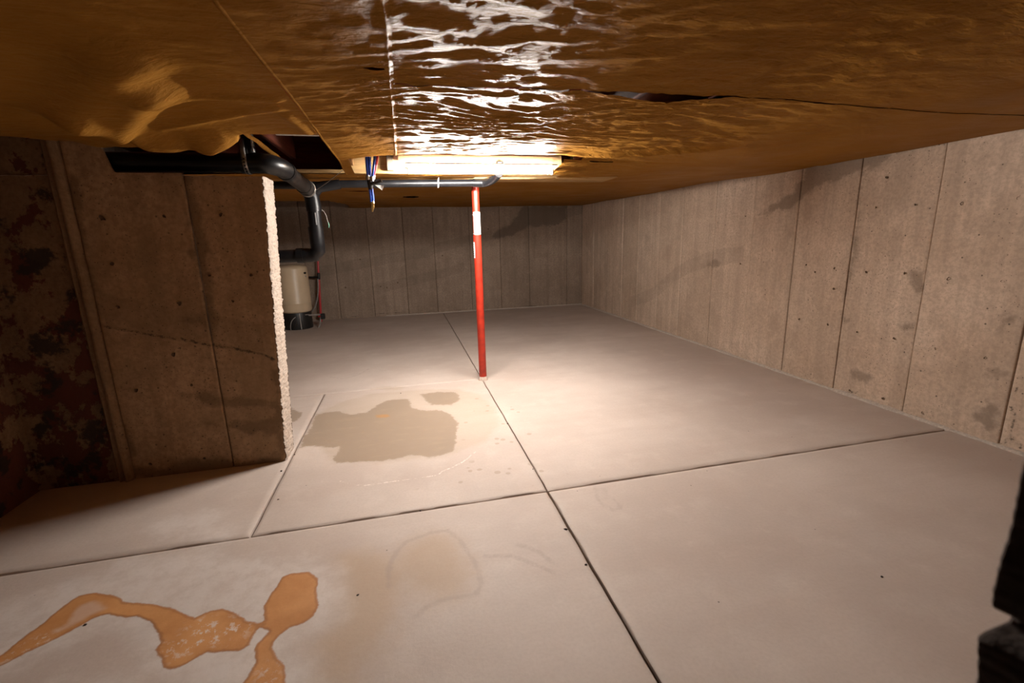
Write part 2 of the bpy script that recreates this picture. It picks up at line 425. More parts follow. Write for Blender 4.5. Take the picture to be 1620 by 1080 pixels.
DAMP = [fpoly([(215, 450), (270, 350), (300, 285), (400, 270), (470, 285), (540, 280), (590, 240), (640, 215), (740, 215), (760, 250), (800, 268), (880, 262), (950, 290), (980, 330), (970, 400), (960, 460), (900, 480), (830, 490), (740, 480), (680, 500), (560, 510), (450, 515), (375, 515), (385, 480), (420, 440), (330, 440), (250, 440)], **K2),
        fpoly([(790, 190), (880, 180), (960, 178), (990, 210), (940, 240), (850, 240)], **K2),
        fpoly([(150, 250), (185, 255), (232, 275), (228, 305), (190, 322), (150, 330)], **K2)]
HALO = [fpoly([(215, 450), (290, 290), (400, 230), (560, 185), (700, 175), (850, 165), (980, 165), (1080, 190), (1150, 250), (1180, 330), (1100, 420), (980, 470), (830, 500), (600, 520), (375, 520), (300, 440)], **K2),
        fpoly([(540, 168), (620, 150), (720, 155), (700, 172)], **K2)]
SPLASH = [fpoly([(980, 200), (1120, 200), (1330, 280), (1350, 400), (1240, 450), (1000, 440)], **K2),
          fpoly([(1080, 480), (1500, 540), (1540, 600), (1100, 700), (750, 660)], **K2)]
SPOT = [fpoly([(585, 290), (640, 285), (645, 297), (590, 300)], **K2)]

def maxsdf(P, polys):
    d = np.full(len(P), -9.)
    for q in polys:
        q = np.array(q); lo = q.min(0) - .45; hi = q.max(0) + .45
        k = ((P > lo) & (P < hi)).all(1)
        if k.any(): d[k] = np.maximum(d[k], poly_sdf(P[k], q))
    return np.clip(d, -.5, .5) * S
def mindist(P, lines):
    d = np.full(len(P), 9.)
    for q in lines:
        q = np.array(q); lo = q.min(0) - .15; hi = q.max(0) + .15
        k = ((P > lo) & (P < hi)).all(1)
        if k.any(): d[k] = np.minimum(d[k], seg_dist(P[k], q))
    return np.clip(d, 0, .5) * S

JW = .0042                                   # half joint width
def slab(x0, x1, y0, y1, step, g=(1, 1, 1, 1)):
    """one slab bay with eased edges; g scales the half joint at left,right,near,far"""
    X0, X1, Y0, Y1 = x0 + JW * g[0], x1 - JW * g[1], y0 + JW * g[2], y1 - JW * g[3]
    e = .0045
    xs = np.concatenate([[X0, X0 + e], np.linspace(X0 + e, X1 - e, max(3, int((X1 - X0) / step)))[1:-1], [X1 - e, X1]])
    ys = np.concatenate([[Y0, Y0 + e], np.linspace(Y0 + e, Y1 - e, max(3, int((Y1 - Y0) / step)))[1:-1], [Y1 - e, Y1]])
    X, Y = np.meshgrid(xs, ys, indexing='ij'); nu, nv = X.shape
    Z = np.full_like(X, -1.) + .0012 * perlin(X * 1.3, Y * 1.3, 3)
    ed = np.zeros_like(Z); ed[0] = 1; ed[-1] = 1; ed[:, 0] = 1; ed[:, -1] = 1
    Z -= ed * .0035
    wob = .0016 * perlin(X * 9 + 3, Y * 9, 8) * ed
    X = X + wob; Y = Y + wob
    V = np.stack([X.ravel(), Y.ravel(), Z.ravel()], 1); F = grid_faces(nu, nv)
    b = border_loop(nu, nv); low = V[b].copy(); low[:, 2] = -1.018; n0 = len(V)
    V2 = np.concatenate([V, low]); n = len(b)
    sk = [(b[i], n0 + i, n0 + (i + 1) % n, b[(i + 1) % n]) for i in range(n)]
    P = V2[:, :2]
    at = dict(rust=maxsdf(P, RUST), flake=maxsdf(P, FLAKE), bare=maxsdf(P, BARE), bloom=maxsdf(P, BLOOM), tan=maxsdf(P, TAN), damp=maxsdf(P, DAMP),
              halo=maxsdf(P, HALO), splash=maxsdf(P, SPLASH), spot=maxsdf(P, SPOT), ring=mindist(P, RING), white=mindist(P, WHITE))
    return mesh('slab', V2, F.tolist() + sk, M['floor'], floor, True, 50, at)
slab(XL - .05, .50, -.1, 1.605, .011, (0, 1.2, 0, 1))
slab(.50, XR + .03, -.1, 1.605, .02, (1.2, 0, 0, 1))
slab(XL - .05, -.602, 1.605, 3.205, .022, (0, 1, 1, .6))
slab(-.602, .50, 1.605, 3.205, .011, (1, .8, 1, .35))
slab(.50, XR + .03, 1.605, YB + .05, .026, (.8, 0, 1, 0))
slab(XL - .05, .50, 3.205, YB + .05, .026, (0, .8, .5, 0))

# ------------------------------------------------------------------ cast concrete walls made of form panels
def wall_attrs(P, damp=(), pour=(), crack=()):
    d = maxsdf(P, damp) if damp else np.full(len(P), -.7)
    po = np.full(len(P), -.7)
    for line in pour:                          # positive just above the line, fading upwards
        q = np.array(line); k = (P[:, 0] >= q[:, 0].min()) & (P[:, 0] <= q[:, 0].max())
        if k.any():
            o = np.argsort(q[:, 0]); zz = np.interp(P[k, 0], q[o, 0], q[o, 1]); h = (P[k, 1] - zz) * S
            po[k] = np.maximum(po[k], np.where(h < .10, h, .20 - h))
    c = mindist(P, crack) if crack else np.full(len(P), .7)
    return dict(damp=d, pour=po, crack=c)

def form_panel(root, frame, s0, s1, t0, t1, mat, step=.035, proud=0., amp=.0016, attrs=None, gap=.0022, name='form_panel', tfun=None, jit=None):
    """frame(s,t,d)->xyz with d the depth out of the wall face"""
    e = .0035
    a, b = s0 + gap, s1 - gap
    ss = np.concatenate([[a, a + e], np.linspace(a + e, b - e, max(3, int((b - a) / step)))[1:-1], [b - e, b]])
    tt = np.concatenate([[t0, t0 + e], np.linspace(t0 + e, t1 - e, max(3, int((t1 - t0) / step)))[1:-1], [t1 - e, t1]])
    SS, TT = np.meshgrid(ss, tt, indexing='ij'); nu, nv = SS.shape
    D = proud + amp * fbm(SS * 3, TT * 3, 3, int(abs(s0) * 50) % 40)
    ed = np.zeros_like(D); ed[0] = 1; ed[-1] = 1; D = D - ed * .003
    if tfun is not None: TT = t0 + (TT - t0) / (t1 - t0) * (tfun(SS) - t0)
    if jit is not None: SS = jit(SS, TT, s0, s1)
    s_, t_, d_ = SS.ravel(), TT.ravel(), D.ravel()
    n0 = len(s_); bl = border_loop(nu, nv); n = len(bl)
    s2 = np.concatenate([s_, s_[bl]]); t2 = np.concatenate([t_, t_[bl]]); d2 = np.concatenate([d_, np.full(n, -.012)])
    V = frame(s2, t2, d2)
    F = grid_faces(nu, nv)
    A, B, C_ = V[F[0][0]], V[F[0][1]], V[F[0][2]]
    nrm = np.cross(B - A, C_ - A); out = frame(np.array([s0]), np.array([t0]), np.array([1.]))[0] - frame(np.array([s0]), np.array([t0]), np.array([0.]))[0]
    sk = np.array([(bl[i], n0 + i, n0 + (i + 1) % n, bl[(i + 1) % n]) for i in range(n)])
    if nrm @ out < 0: F = F[:, ::-1]; sk = sk[:, ::-1]
    at = wall_attrs(np.stack([s2, t2], 1), **(attrs or {}))
    return mesh(name, V, F.tolist() + sk.tolist(), mat, root, True, 50, at)

def fr_right(s, t, d): return np.stack([np.full_like(s, XR) - d, s, t], 1)
def fr_back(s, t, d): return np.stack([s, np.full_like(s, YB) - d, t], 1)
def fr_left(s, t, d): return np.stack([np.full_like(s, XL) + d, s, t], 1)
def fr_part(s, t, d): return np.stack([s, np.full_like(s, PY) - d, t], 1)
def rw(pts, k=.44444, ox=900, oy=180): return [at_x(x * k + ox, y * k + oy, XR)[1:] for x, y in pts]
def rw2(pts, k=1 / 3, ox=1080, oy=400): return [at_x(x * k + ox, y * k + oy, XR)[1:] for x, y in pts]
def bw(pts, k=.30864, ox=440, oy=300): return [at_y(x * k + ox, y * k + oy, YB)[[0, 2]] for x, y in pts]
def pw(pts, k=1 / 3, ox=0, oy=0): return [at_y(x * k + ox, y * k + oy, PY)[[0, 2]] for x, y in pts]

# top of the walls follows the ceiling
def zc0(X, Y):
    X = np.asarray(X, float); Y = np.asarray(Y, float)
    z = .408 + .034 * smooth(2.6, 3.9, Y) + .030 * smooth(4.0, 6.6, Y)
    drop = smooth(2.50, 2.80, Y) * (1 - smooth(3.28, 3.7, Y)) * (1 - smooth(1.0, 1.9, X))
    z = z + .020 * smooth(1.7, 2.42, Y) * (1 - smooth(2.50, 2.54, Y)) * smooth(-.3, .1, X) * (1 - smooth(.8, 1.3, X))
    z = z + .012 * smooth(.6, 1.3, Y) * (1 - smooth(2.50, 2.54, Y)) * smooth(-.3, .1, X) * (1 - smooth(1.2, 1.9, X))
    return z - .026 * drop - .022 * drop * smooth(2.6, 3.3, Y) * 0

# right wall
wr = thing('wall_right', None, None, (XR, 3, -1), kind='structure')
MB().box((XR + .011, -.1, -1.05), (XR + .16, YB + .16, .62)).build('wall_core', M['core'], wr, None)
R_DAMP = [rw([(680, 362), (740, 312), (800, 292), (828, 240), (846, 180), (1000, 150), (1200, 125), (1110, 182), (1045, 205), (900, 262), (842, 285), (800, 330), (760, 352)]),
          rw([(1010, 440), (1020, 400), (1040, 200), (1055, 190), (1030, 400), (1015, 520), (985, 640)]),
          rw2([(1080, 90), (1150, 80), (1150, 180), (1110, 210), (1070, 150)]), rw2([(1030, 340), (1110, 330), (1100, 370), (1040, 370)]),
          rw2([(1460, 280), (1600, 290), (1560, 400), (1470, 380)]), rw2([(1350, 760), (1440, 680), (1500, 720), (1480, 830), (1400, 820)]),
          rw2([(1420, 520), (1530, 560), (1500, 600), (1440, 580)]), rw2([(90, 60), (150, 20), (190, 40), (120, 80)]),
          rw2([(800, 560), (880, 590), (860, 610), (800, 590)]), rw2([(760, 310), (800, 310), (795, 335), (765, 330)])]
R_POUR = [rw([(220, 692), (300, 660), (380, 595), (420, 572), (500, 545), (560, 535), (620, 530)])]
R_CRACK = [rw2([(1505, 915), (1560, 870), (1600, 925)]), rw2([(1560, 730), (1580, 780), (1550, 850), (1570, 890), (1610, 910)]),
           rw2([(1310, 850), (1390, 882)]), rw2([(780, 660), (830, 662)]), rw2([(1560, 680), (1590, 640)])]
r_seams = [-.1, .96, 1.404, 1.835, 2.266, 2.685, 3.10, 3.55, 4.02, 4.434, 4.869, 5.264, 5.721, 6.16, YB]
for i, (a, b) in enumerate(zip(r_seams[:-1], r_seams[1:])):
    form_panel(wr, fr_right, a, b, -1.02, .60, M['wall'], .014, proud=.0025 * ((i * 7) % 3 - 1), attrs=dict(damp=R_DAMP, pour=R_POUR, crack=R_CRACK))
# back wall
wb = thing('wall_back', None, None, (0, YB, -1), kind='structure')
MB().box((XL - .16, YB + .011, -1.05), (XR + .16, YB + .16, .62)).build('wall_core', M['core'], wb, None)
B_DAMP = [bw([(1090, 245), (1150, 195), (1200, 160), (1235, 105), (1262, 80), (1370, 80), (1480, 80), (1480, 150), (1400, 185), (1280, 190), (1200, 230), (1150, 252)])]
B_POUR = [bw([(210, 450), (330, 425), (460, 400), (600, 372), (770, 350), (795, 328), (960, 290), (1100, 255), (1280, 200), (1480, 150), (1570, 118)]),
          bw([(480, 542), (690, 490), (850, 452), (960, 420)])]
B_CRACK = [bw([(370, 652), (430, 645), (490, 640)]), bw([(500, 638), (580, 630), (660, 630)]), bw([(670, 634), (810, 630)]), bw([(880, 625), (960, 612)]), bw([(1060, 612), (1250, 600), (1330, 592)]),
           bw([(1390, 190), (1480, 160)])]
b_seams = [XL - .05, -1.284, -.90, -.447, .019, .430, .935, 1.375, 1.81, 2.40, XR + .02]
for i, (a, b) in enumerate(zip(b_seams[:-1], b_seams[1:])):
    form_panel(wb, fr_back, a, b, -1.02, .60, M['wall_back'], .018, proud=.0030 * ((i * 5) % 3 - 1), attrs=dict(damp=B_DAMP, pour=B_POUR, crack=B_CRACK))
# left wall
wl = thing('wall_left', None, None, (XL, 3, -1), kind='structure')
MB().box((XL - .16, -.1, -1.05), (XL - .011, YB + .16, .62)).build('wall_core', M['core'], wl, None)
l_seams = [-.1, .42, .86, 1.30, 1.74, 2.215, 2.40, 2.85, 3.3, 3.75, 4.2, 4.65, 5.1, 5.55, 6.0, YB]
for i, (a, b) in enumerate(zip(l_seams[:-1], l_seams[1:])):
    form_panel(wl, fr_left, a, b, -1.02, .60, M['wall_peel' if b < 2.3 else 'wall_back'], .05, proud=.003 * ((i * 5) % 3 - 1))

# partition wall with its rough, leaning end
wp = thing('wall_partition', None, None, (-1.1, 2.27, -1), kind='structure')
XE = lambda z: -.615 + (.070) * (np.asarray(z) + 1) / 1.285
PT = .30
MB().box((XL - .01, PY + .011, -1.03), (-.640, PYB - .011, PT - .03)).build('wall_core', M['core'], wp, None)
P_CRACK = [pw([(495, 948), (600, 965), (750, 995), (870, 1010), (1000, 1040), (1150, 1060), (1240, 1080)], 1 / 3, 0, 200),
           pw([(1015, 134), (1120, 155), (1240, 180), (1300, 205)], 1 / 3, 0, 500)]
P_DAMP = [pw([(870, 380), (950, 370), (1100, 395), (1330, 380), (1340, 440), (1200, 440), (1080, 410), (960, 400)], 1 / 3, 0, 500),
          pw([(940, 500), (1060, 505), (1330, 470), (1340, 560), (1150, 560), (1060, 530)], 1 / 3, 0, 500),
          pw([(855, 230), (905, 230), (960, 500), (1010, 700), (1030, 900), (1010, 1000), (970, 900), (930, 640)], 1 / 3, 0, 200), pw([(300, 260), (345, 260), (440, 700), (490, 1000), (450, 1000), (400, 700)], 1 / 3, 0, 200),
          pw([(560, 700), (640, 700), (900, 690), (1360, 640), (1360, 740), (560, 800)], 1 / 3, 0, 500),
          pw([(1280, 250), (1330, 250), (1360, 690), (1340, 690), (1300, 450)], 1 / 3, 0, 500),
          pw([(430, 900), (480, 960), (640, 1200), (640, 1290), (560, 1250), (470, 1050)], 1 / 3, 0, 300),
          pw([(1020, 680), (1000, 800), (960, 780), (970, 700)], 1 / 3, 0, 200), pw([(850, 900), (990, 910), (980, 940), (860, 920)], 1 / 3, 0, 200)]
P_POUR = [pw([(495, 948), (600, 965), (750, 995), (870, 1010), (1000, 1040), (1150, 1060), (1260, 1085)], 1 / 3, 0, 200)]
pat = dict(damp=P_DAMP, crack=P_CRACK, pour=P_POUR)
form_panel(wp, fr_part, XL - .01, -1.30, -1.02, PT + .16, M['wall_peel'], .010, proud=-.003, amp=.004, attrs=pat)
form_panel(wp, fr_part, -1.245, -.845, -1.02, PT, M['wall_part'], .008, attrs=pat, tfun=lambda q: PT + .145 * (1 - smooth(-1.13, -1.08, q)))
def rag(z): return .003 * fbm(np.asarray(z) * 9, np.asarray(z) * 0 + .3, 3, 5) + .0055 * perlin(np.asarray(z) * 60, np.asarray(z) * 0 + .7, 9) + .004 * perlin(np.asarray(z) * 140, np.asarray(z) * 0 + .2, 10)
def endjit(SS, TT, s0, s1):
    u = (SS - s0) / (s1 - s0); xe = XE(TT) + rag(TT) - .004
    return s0 + u * (xe - s0)
form_panel(wp, fr_part, -.845, -.58, -1.02, PT - .012, M['wall_part'], .006, attrs=pat, jit=endjit)
# cast ridge where two pours meet
rs_, rt_ = np.meshgrid(np.linspace(-1.304, -1.238, 12), np.linspace(-1.02, PT + .16, 90), indexing='ij')
prof = np.interp((rs_ + 1.304) / .066, [0, .06, .2, .34, .46, .62, .78, 1], [-.012, .010, .016, .006, .020, .022, .004, -.012]) + .003 * fbm(rs_ * 30, rt_ * 12, 3, 2)
rv = fr_part(rs_.ravel(), rt_.ravel(), prof.ravel())
mesh('form_ridge', rv, grid_faces(12, 90).tolist(), M['ridge'], wp, True, 60, wall_attrs(np.stack([rs_.ravel(), rt_.ravel()], 1)))
# rough end face
ey = np.concatenate([[PY], np.linspace(PY + .006, PYB - .004, 14), [PYB]]); ez = np.linspace(-1.02, PT - .012, 420)
EY, EZ = np.meshgrid(ey, ez, indexing='ij')
EX = XE(EZ) + .0035 * fbm(EY * 60, EZ * 60, 3, 21) + .0035 * perlin(EY * 150, EZ * 150, 4)
EX[0] = XE(EZ[0]) + rag(EZ[0]) - .004; EX[1] = .4 * EX[0] + .6 * EX[1]; EX[-1] -= .006
ev = np.stack([EX.ravel(), EY.ravel(), EZ.ravel()], 1)
mesh('end_face', ev, grid_faces(len(ey), len(ez)).tolist(), M['rough'], wp, True, 70, wall_attrs(np.stack([EY.ravel(), EZ.ravel()], 1)))
# rough crest and the back face
cxs = np.linspace(XL, -.52, 40); cys = np.linspace(PY - .002, PYB, 8); CX, CY = np.meshgrid(cxs, cys, indexing='ij')
CX = np.minimum(CX, XE(PT) - .002); CZ = PT - .012 + .006 * fbm(CX * 25, CY * 25, 3, 6)
mesh('wall_crest', np.stack([CX.ravel(), CY.ravel(), CZ.ravel()], 1), grid_faces(40, 8).tolist(), M['rough'], wp, True, 60, wall_attrs(np.stack([CX.ravel(), CY.ravel()], 1)))
bz = np.linspace(-1.02, PT - .01, 6); BXs, BZs = np.meshgrid(np.linspace(0, 1, 8), bz, indexing='ij'); BX = XL + BXs * (XE(BZs) - XL)
mesh('back_face', np.stack([BX.ravel(), np.full(BX.size, PYB), BZs.ravel()], 1), grid_faces(8, 6, True).tolist(), M['wall_back'], wp, False, None, wall_attrs(np.stack([BX.ravel(), BZs.ravel()], 1)))

# form tie pockets
def tie(root, c, out, u, r, seed):
    rg = random.Random(seed); n = 9; v = []
    ang = [2 * math.pi * k / n for k in range(n)]
    rr = [r * rg.choice([.55, .8, 1.15, .7]) * rg.uniform(.85, 1.15) for _ in range(n)]
    up = Vector((0, 0, 1)); c = Vector(c); out = Vector(out); u = Vector(u)
    for k, q in ((1., .0048), (.62, .0016), (0, .0008)):
        if k == 0: v.append(tuple(c + out * q))
        else: v += [tuple(c + (u * math.cos(a) * 1.0 + up * math.sin(a)) * (x * k) + out * q) for a, x in zip(ang, rr)]
    f = [(i, (i + 1) % n, n + (i + 1) % n, n + i) for i in range(n)] + [(n + i, n + (i + 1) % n, 2 * n) for i in range(n)]
    mesh('tie_hole', v, f, M['pocket'], root, True)
for k, (x, y) in enumerate([(163, 345), (260, 342), (350, 340), (178, 417), (188, 485), (331, 435), (285, 480), (397, 435), (369, 476), (216, 617), (304, 608), (324, 724), (275, 560), (238, 733)]):
    tie(wp, at_y(x, y, PY), (0, -1, 0), (1, 0, 0), .008 if k % 3 else .011, k)
for k, (x, y) in enumerate([(1522, 322), (1612, 313), (1387, 328), (1449, 324), (1502, 440), (1587, 445), (1481, 551), (1560, 566), (1404, 281), (1290, 430), (1371, 430), (1321, 424), (1320, 457), (1415, 535), (1357, 525), (1432, 432), (1172, 417), (1223, 396),
                            (1276, 419), (1310, 513), (1265, 505), (1180, 342), (1460, 653), (1345, 617), (1397, 630)]):
    tie(wr, at_x(x, y, XR), (-1, 0, 0), (0, 1, 0), .007 if k % 4 else .010, 40 + k)
for k, (x, y) in enumerate([(547, 455), (570, 410), (602, 453), (629, 447), (655, 450), (612, 455), (700, 404), (772, 362), (525, 406)]):
    tie(wb, at_y(x, y, YB), (0, -1, 0), (1, 0, 0), .012, 90 + k)

# mortar fillets at the foot of the walls
def fillet(name, pts, out, size=.020, seed=1):
    V = []; n = len(pts)
    for i, p in enumerate(pts):
        k = 1 + .55 * float(perlin(i * .41, .3, seed)); k = max(.35, k)
        o = np.array([out[0], out[1], 0.]) * size * k; p = np.array(p, float)
        V += [p - np.array([out[0], out[1], 0]) * .012 + (0, 0, size * .55 * k), p + o * .35 + (0, 0, size * .50 * k), p + o * .85 + (0, 0, size * .18 * k), p + o + (0, 0, -.006)]
    F = grid_faces(n, 4); A, B, C_ = (np.array(V[i]) for i in F[0][:3])
    if np.cross(B - A, C_ - A)[2] < 0: F = F[:, ::-1]
    o = mesh(name, V, F.tolist(), M['fillet'], None, True); o['kind'] = 'structure'
fillet('trim_1', [(XR, y, -1) for y in np.linspace(.0, YB, 200)], (-1, 0), .022, 3)
fillet('trim_2', [(x, YB, -1) for x in np.linspace(-.3, XR, 90)], (0, -1), .020, 5)

# front wall with the broken access opening the photograph looks through
wf = thing('wall_front', None, None, (.6, .15, -1), kind='structure')
jz = np.unique(np.concatenate([np.linspace(-1.02, -.42, 20), np.linspace(-.42, -.08, 260), np.linspace(-.08, .62, 20)]))
sil = np.interp(jz, [-1.02, -.45, -.42, -.347, -.325, -.308, -.304, -.3015, -.299, -.292, -.286, -.276, -.262, -.24, -.208, -.18, -.16, -.1, .62],
                [.38, .39, .408, .412, .407, .402, .402, .408, .431, .436, .424, .408, .405, .406, .409, .4070, .406, .410, .43])
sil = sil + .0016 * fbm(jz * 90, jz * 0, 3, 31)
cs = [(2.8, .206, 0), (.62, .206, 0), (.030, .205, 0), (.004, .203, .3), (.0, .200, 0), (.003, .190, .5), (.008, .176, 1), (.014, .158, 1), (.022, .130, 1), (.030, .09, 1), (.046, .055, .6), (.10, .04, 0), (2.8, .04, 0)]
JV = []
for dx, yy, kk in cs:
    for z, sx in zip(jz, sil):
        n_ = .006 * kk * float(fbm(np.array(z * 30), np.array(yy * 60), 3, 17)) if dx > .005 else 0
        JV.append((min(sx + dx + n_, XR + .16), yy - abs(n_) * .5, z))
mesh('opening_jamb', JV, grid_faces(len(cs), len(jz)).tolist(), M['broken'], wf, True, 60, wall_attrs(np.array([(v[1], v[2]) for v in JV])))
def rough_block(name, lo, hi, nx, nz):
    sx = np.linspace(lo[0], hi[0], nx); szz = np.linspace(lo[2], hi[2], nz); V = []; F = []
    for yy, flip in ((lo[1], False), (hi[1], True)):
        A, B = np.meshgrid(sx, szz, indexing='ij'); b = len(V)
        V += np.stack([A.ravel(), yy + .004 * fbm(A * 12, B * 12, 3, 7).ravel(), B.ravel()], 1).tolist()
        F += grid_faces(nx, nz, flip, b).tolist()
    n = nx * nz; bl = border_loop(nx, nz); F += [(bl[i], n + bl[i], n + bl[(i + 1) % len(bl)], bl[(i + 1) % len(bl)]) for i in range(len(bl))]
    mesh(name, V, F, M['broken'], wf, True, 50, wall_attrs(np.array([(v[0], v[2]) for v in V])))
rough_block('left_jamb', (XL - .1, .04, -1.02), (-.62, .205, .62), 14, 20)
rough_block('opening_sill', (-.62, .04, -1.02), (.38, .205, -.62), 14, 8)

# ------------------------------------------------------------------ ceiling: joists, subfloor, beam and paper
cl = thing('ceiling', None, None, (0, 3, .41), kind='structure')
MB().box((XL - .16, -.1, .625), (XR + .16, YB + .16, .66)).build('subfloor', M['deck'], cl, None)
for xj in (-.83, -.555, -.285, -.014, .256, .527, .80, 1.07, 1.34, 1.61, 1.88, 2.15, 2.42):
    MB().box((xj, .21, .462), (xj + .027, 2.42 if .2 < xj < 1.0 else 2.83, .624)).build('joist', M['joist_shaded'], cl, None)
MB().box((-.262, 2.842, .390), (1.0, 2.985, .624), .003).build('beam', M['beam'], cl)
MB().box((-.262, 2.99, .395), (1.45, 3.25, .624)).build('beam', M['beam'], cl, None)
MB().box((-.95, 2.842, .392), (-.264, 2.885, .411), .002).build('batten', M['beam'], cl)
MB().box((-.95, 3.22, .40), (-.264, 3.25, .624)).build('joist', M['deck'], cl, None)
MB().box((-.052, 2.800, .402), (-.016, 2.838, .560), .002).build('blocking', M['grey_wood'], cl)
MB().box((-.258, 2.60, .430), (-.234, 2.838, .52), .002).build('blocking', M['joist'], cl)
MB().box((-.23, 2.58, .50), (-.055, 2.838, .535), .002).build('blocking', M['beam'], cl)
MB().box((-.555, 2.42, .50), (-.26, 2.445, .512)).build('strapping', M['zip'], cl)

def wr_amp(X, Y):
    a = .25 + 1.0 * smooth(-.35, .05, X) * (1 - smooth(1.0, 1.8, X)) * (.62 + .38 * smooth(1.0, 1.8, Y))
    a = a * (1 - .75 * smooth(1.4, 2.3, X))
    a = a * (1 - .55 * smooth(2.7, 3.4, Y))
    return a
def wrinkle(X, Y):
    wx = .25 * perlin(X * 1.5, Y * 1.5, 11); wy = .16 * perlin(X * 1.7, Y * 2.3, 12)
    Xw, Yw = X + wx, Y + wy
    r1 = 1 - 2 * np.abs(perlin(Xw * 1.6, Yw * 6.5, 13)); r2 = 1 - 2 * np.abs(perlin(Xw * 3.2, Yw * 13, 14)); r3 = perlin(Xw * 7, Yw * 30, 15)
    r4 = perlin(Xw * 18, Yw * 40, 16)
    r5 = perlin(Xw * 40, Yw * 70, 17)
    near = smooth(1.2, 2.4, Y)
    return wr_amp(X, Y) * (.72 - .34 * smooth(1.7, 2.35, Y)) * (.0046 * r1 * (.35 + .65 * near) + .0072 * r2 * (.6 + .4 * near) + .0066 * r3 * (.75 + .55 * near) + .0042 * r4 + .0026 * r5) + .010 * perlin(X * .9, Y * 1.1, 18) * (1 - smooth(1.5, 2.2, X))
def zc(X, Y):
    z = zc0(X, Y) + wrinkle(X, Y)
    # broad taut folds on the right hand side
    z = z + .005 * perlin((X * .8 - Y * .55) * 3.0, (X * .25 + Y) * .8, 22) * smooth(.8, 1.6, X)
    # one long fold running off the end of the lamp
    a = np.array([.95, 2.44]); b = np.array([1.62, 2.02]); d = b - a; L = np.hypot(*d); t = ((X - a[0]) * d[0] + (Y - a[1]) * d[1]) / L / L
    n = ((X - a[0]) * -d[1] + (Y - a[1]) * d[0]) / L
    z = z - .020 * np.exp(-(n / .035) ** 2) * smooth(-.1, .2, t) * (1 - smooth(.7, 1.1, t))
    # folds sagging on the left sheet
    a, b, c_, e_, f_ = (at_z(px, py, .405)[:2] for px, py in ((182, 92), (112, 166), (184, 188), (232, 132), (262, 140)))
    for p, q, w_, h in ((a, b, .075, .044), (b, c_, .045, .024), (e_, c_, .055, .036), (e_, f_, .05, .014), (np.array([-.60, 1.50]), np.array([-.32, 1.52]), .022, .012), (np.array([-.80, 1.86]), np.array([-.35, 1.62]), .03, .012), (np.array([-.33, 1.70]), np.array([-.31, 1.93]), .022, .010)):
        dd = seg_dist(np.stack([np.ravel(X), np.ravel(Y)], 1), [p, q]).reshape(np.shape(X))
        z = z - h * np.exp(-(dd / w_) ** 2)
    z = z - .02 * smooth(-.35, -.9, X) * smooth(.8, 1.8, Y) * (1 - smooth(2.2, 2.6, Y))
    return z
def paper_sheet(x0, x1, y0, y1, step, lift=0., keep=None, edge=None, dz=None, sy=None):
    nx = max(4, int((x1 - x0) / step)); ny = max(4, int((y1 - y0) / (sy or step)))
    X, Y = np.meshgrid(np.linspace(x0, x1, nx), np.linspace(y0, y1, ny), indexing='ij')
    if edge is not None: X, Y = edge(X, Y, (X - x0) / (x1 - x0), (Y - y0) / (y1 - y0))
    Z = zc(X, Y) + lift
    if dz is not None: Z = Z + dz(X, Y)
    F = grid_faces(nx, ny, True)
    V = np.stack([X.ravel(), Y.ravel(), Z.ravel()], 1)
    if keep is not None:
        c = V[F].mean(1); F = F[keep(c[:, 0], c[:, 1])]
        u = np.unique(F); mp = -np.ones(len(V), int); mp[u] = np.arange(len(u)); V = V[u]; F = mp[F]
    ck = np.clip(wr_amp(V[:, 0], V[:, 1]), .12, 1.2)
    return mesh('paper_sheet', V, F.tolist(), M['paper'], cl, True, None, dict(crinkle=ck))
def tear(X): return 1.372 + .012 * perlin(X * 2.1, X * 0, 41) + .004 * perlin(X * 9, X * 0, 42)
def gap(X): return .0015 + .024 * np.exp(-((X - .86) / .10) ** 2) + .006 * np.exp(-((X - 1.15) / .06) ** 2) + .004 * np.exp(-((X - .38) / .16) ** 2) + .006 * np.exp(-((X - 1.40) / .05) ** 2)
def e_near(X, Y, u, v): return X, Y + v ** 8 * (tear(X) - 1.372)
def e_far(X, Y, u, v): return X, Y + (1 - v) ** 8 * (tear(X) - 1.372 + gap(X))
droop_far = lambda X, Y: -.018 * np.exp(-((X - .80) / .16) ** 2) * np.exp(-((Y - 1.385) / .05) ** 2) - .002
# right of the taped seam
paper_sheet(.0, XR - .013, .19, 1.372, .016, edge=e_near)
paper_sheet(.0, 1.0, 1.372, 2.47, .010, edge=e_far, dz=droop_far, sy=.006)
paper_sheet(1.0, XR - .013, 1.372, 2.52, .014, edge=e_far, dz=lambda X, Y: droop_far(X, Y) - .002 * smooth(2.3, 2.52, Y))
def slits(x, y):
    k = np.ones(len(x), bool)
    for a, b, yy, h in ((1.05, 1.20, 2.530, .010), (1.36, 1.46, 2.530, .010), (1.02, 1.10, 3.02, .012), (.08, .22, 3.86, .05), (.03, .20, 4.90, .09), (.30, .38, 3.95, .04), (.50, .58, 3.90, .05), (-.4, -.25, 4.3, .05)):
        k &= ~((x > a) & (x < b) & (np.abs(y - yy) < h * (1 - np.abs((x - (a + b) / 2) / (b - a) * 1.8) ** 2).clip(0, 1)))
    return k
paper_sheet(.90, XR - .013, 2.524, 3.3, .014, keep=slits, dz=lambda X, Y: .004 * (1 - smooth(2.52, 2.62, Y)))
paper_sheet(XL, .904, 2.842, 3.3, .016, keep=slits)
hole = [at_z(x, y, .455)[:2] for x, y in [(420, 319), (518, 317), (552, 327), (552, 332), (420, 332)]]
paper_sheet(XL, XR - .013, 3.296, YB - .004, .03, keep=lambda x, y: slits(x, y) & ~(poly_sdf(np.stack([x, y], 1), hole) > 0), lift=.0)
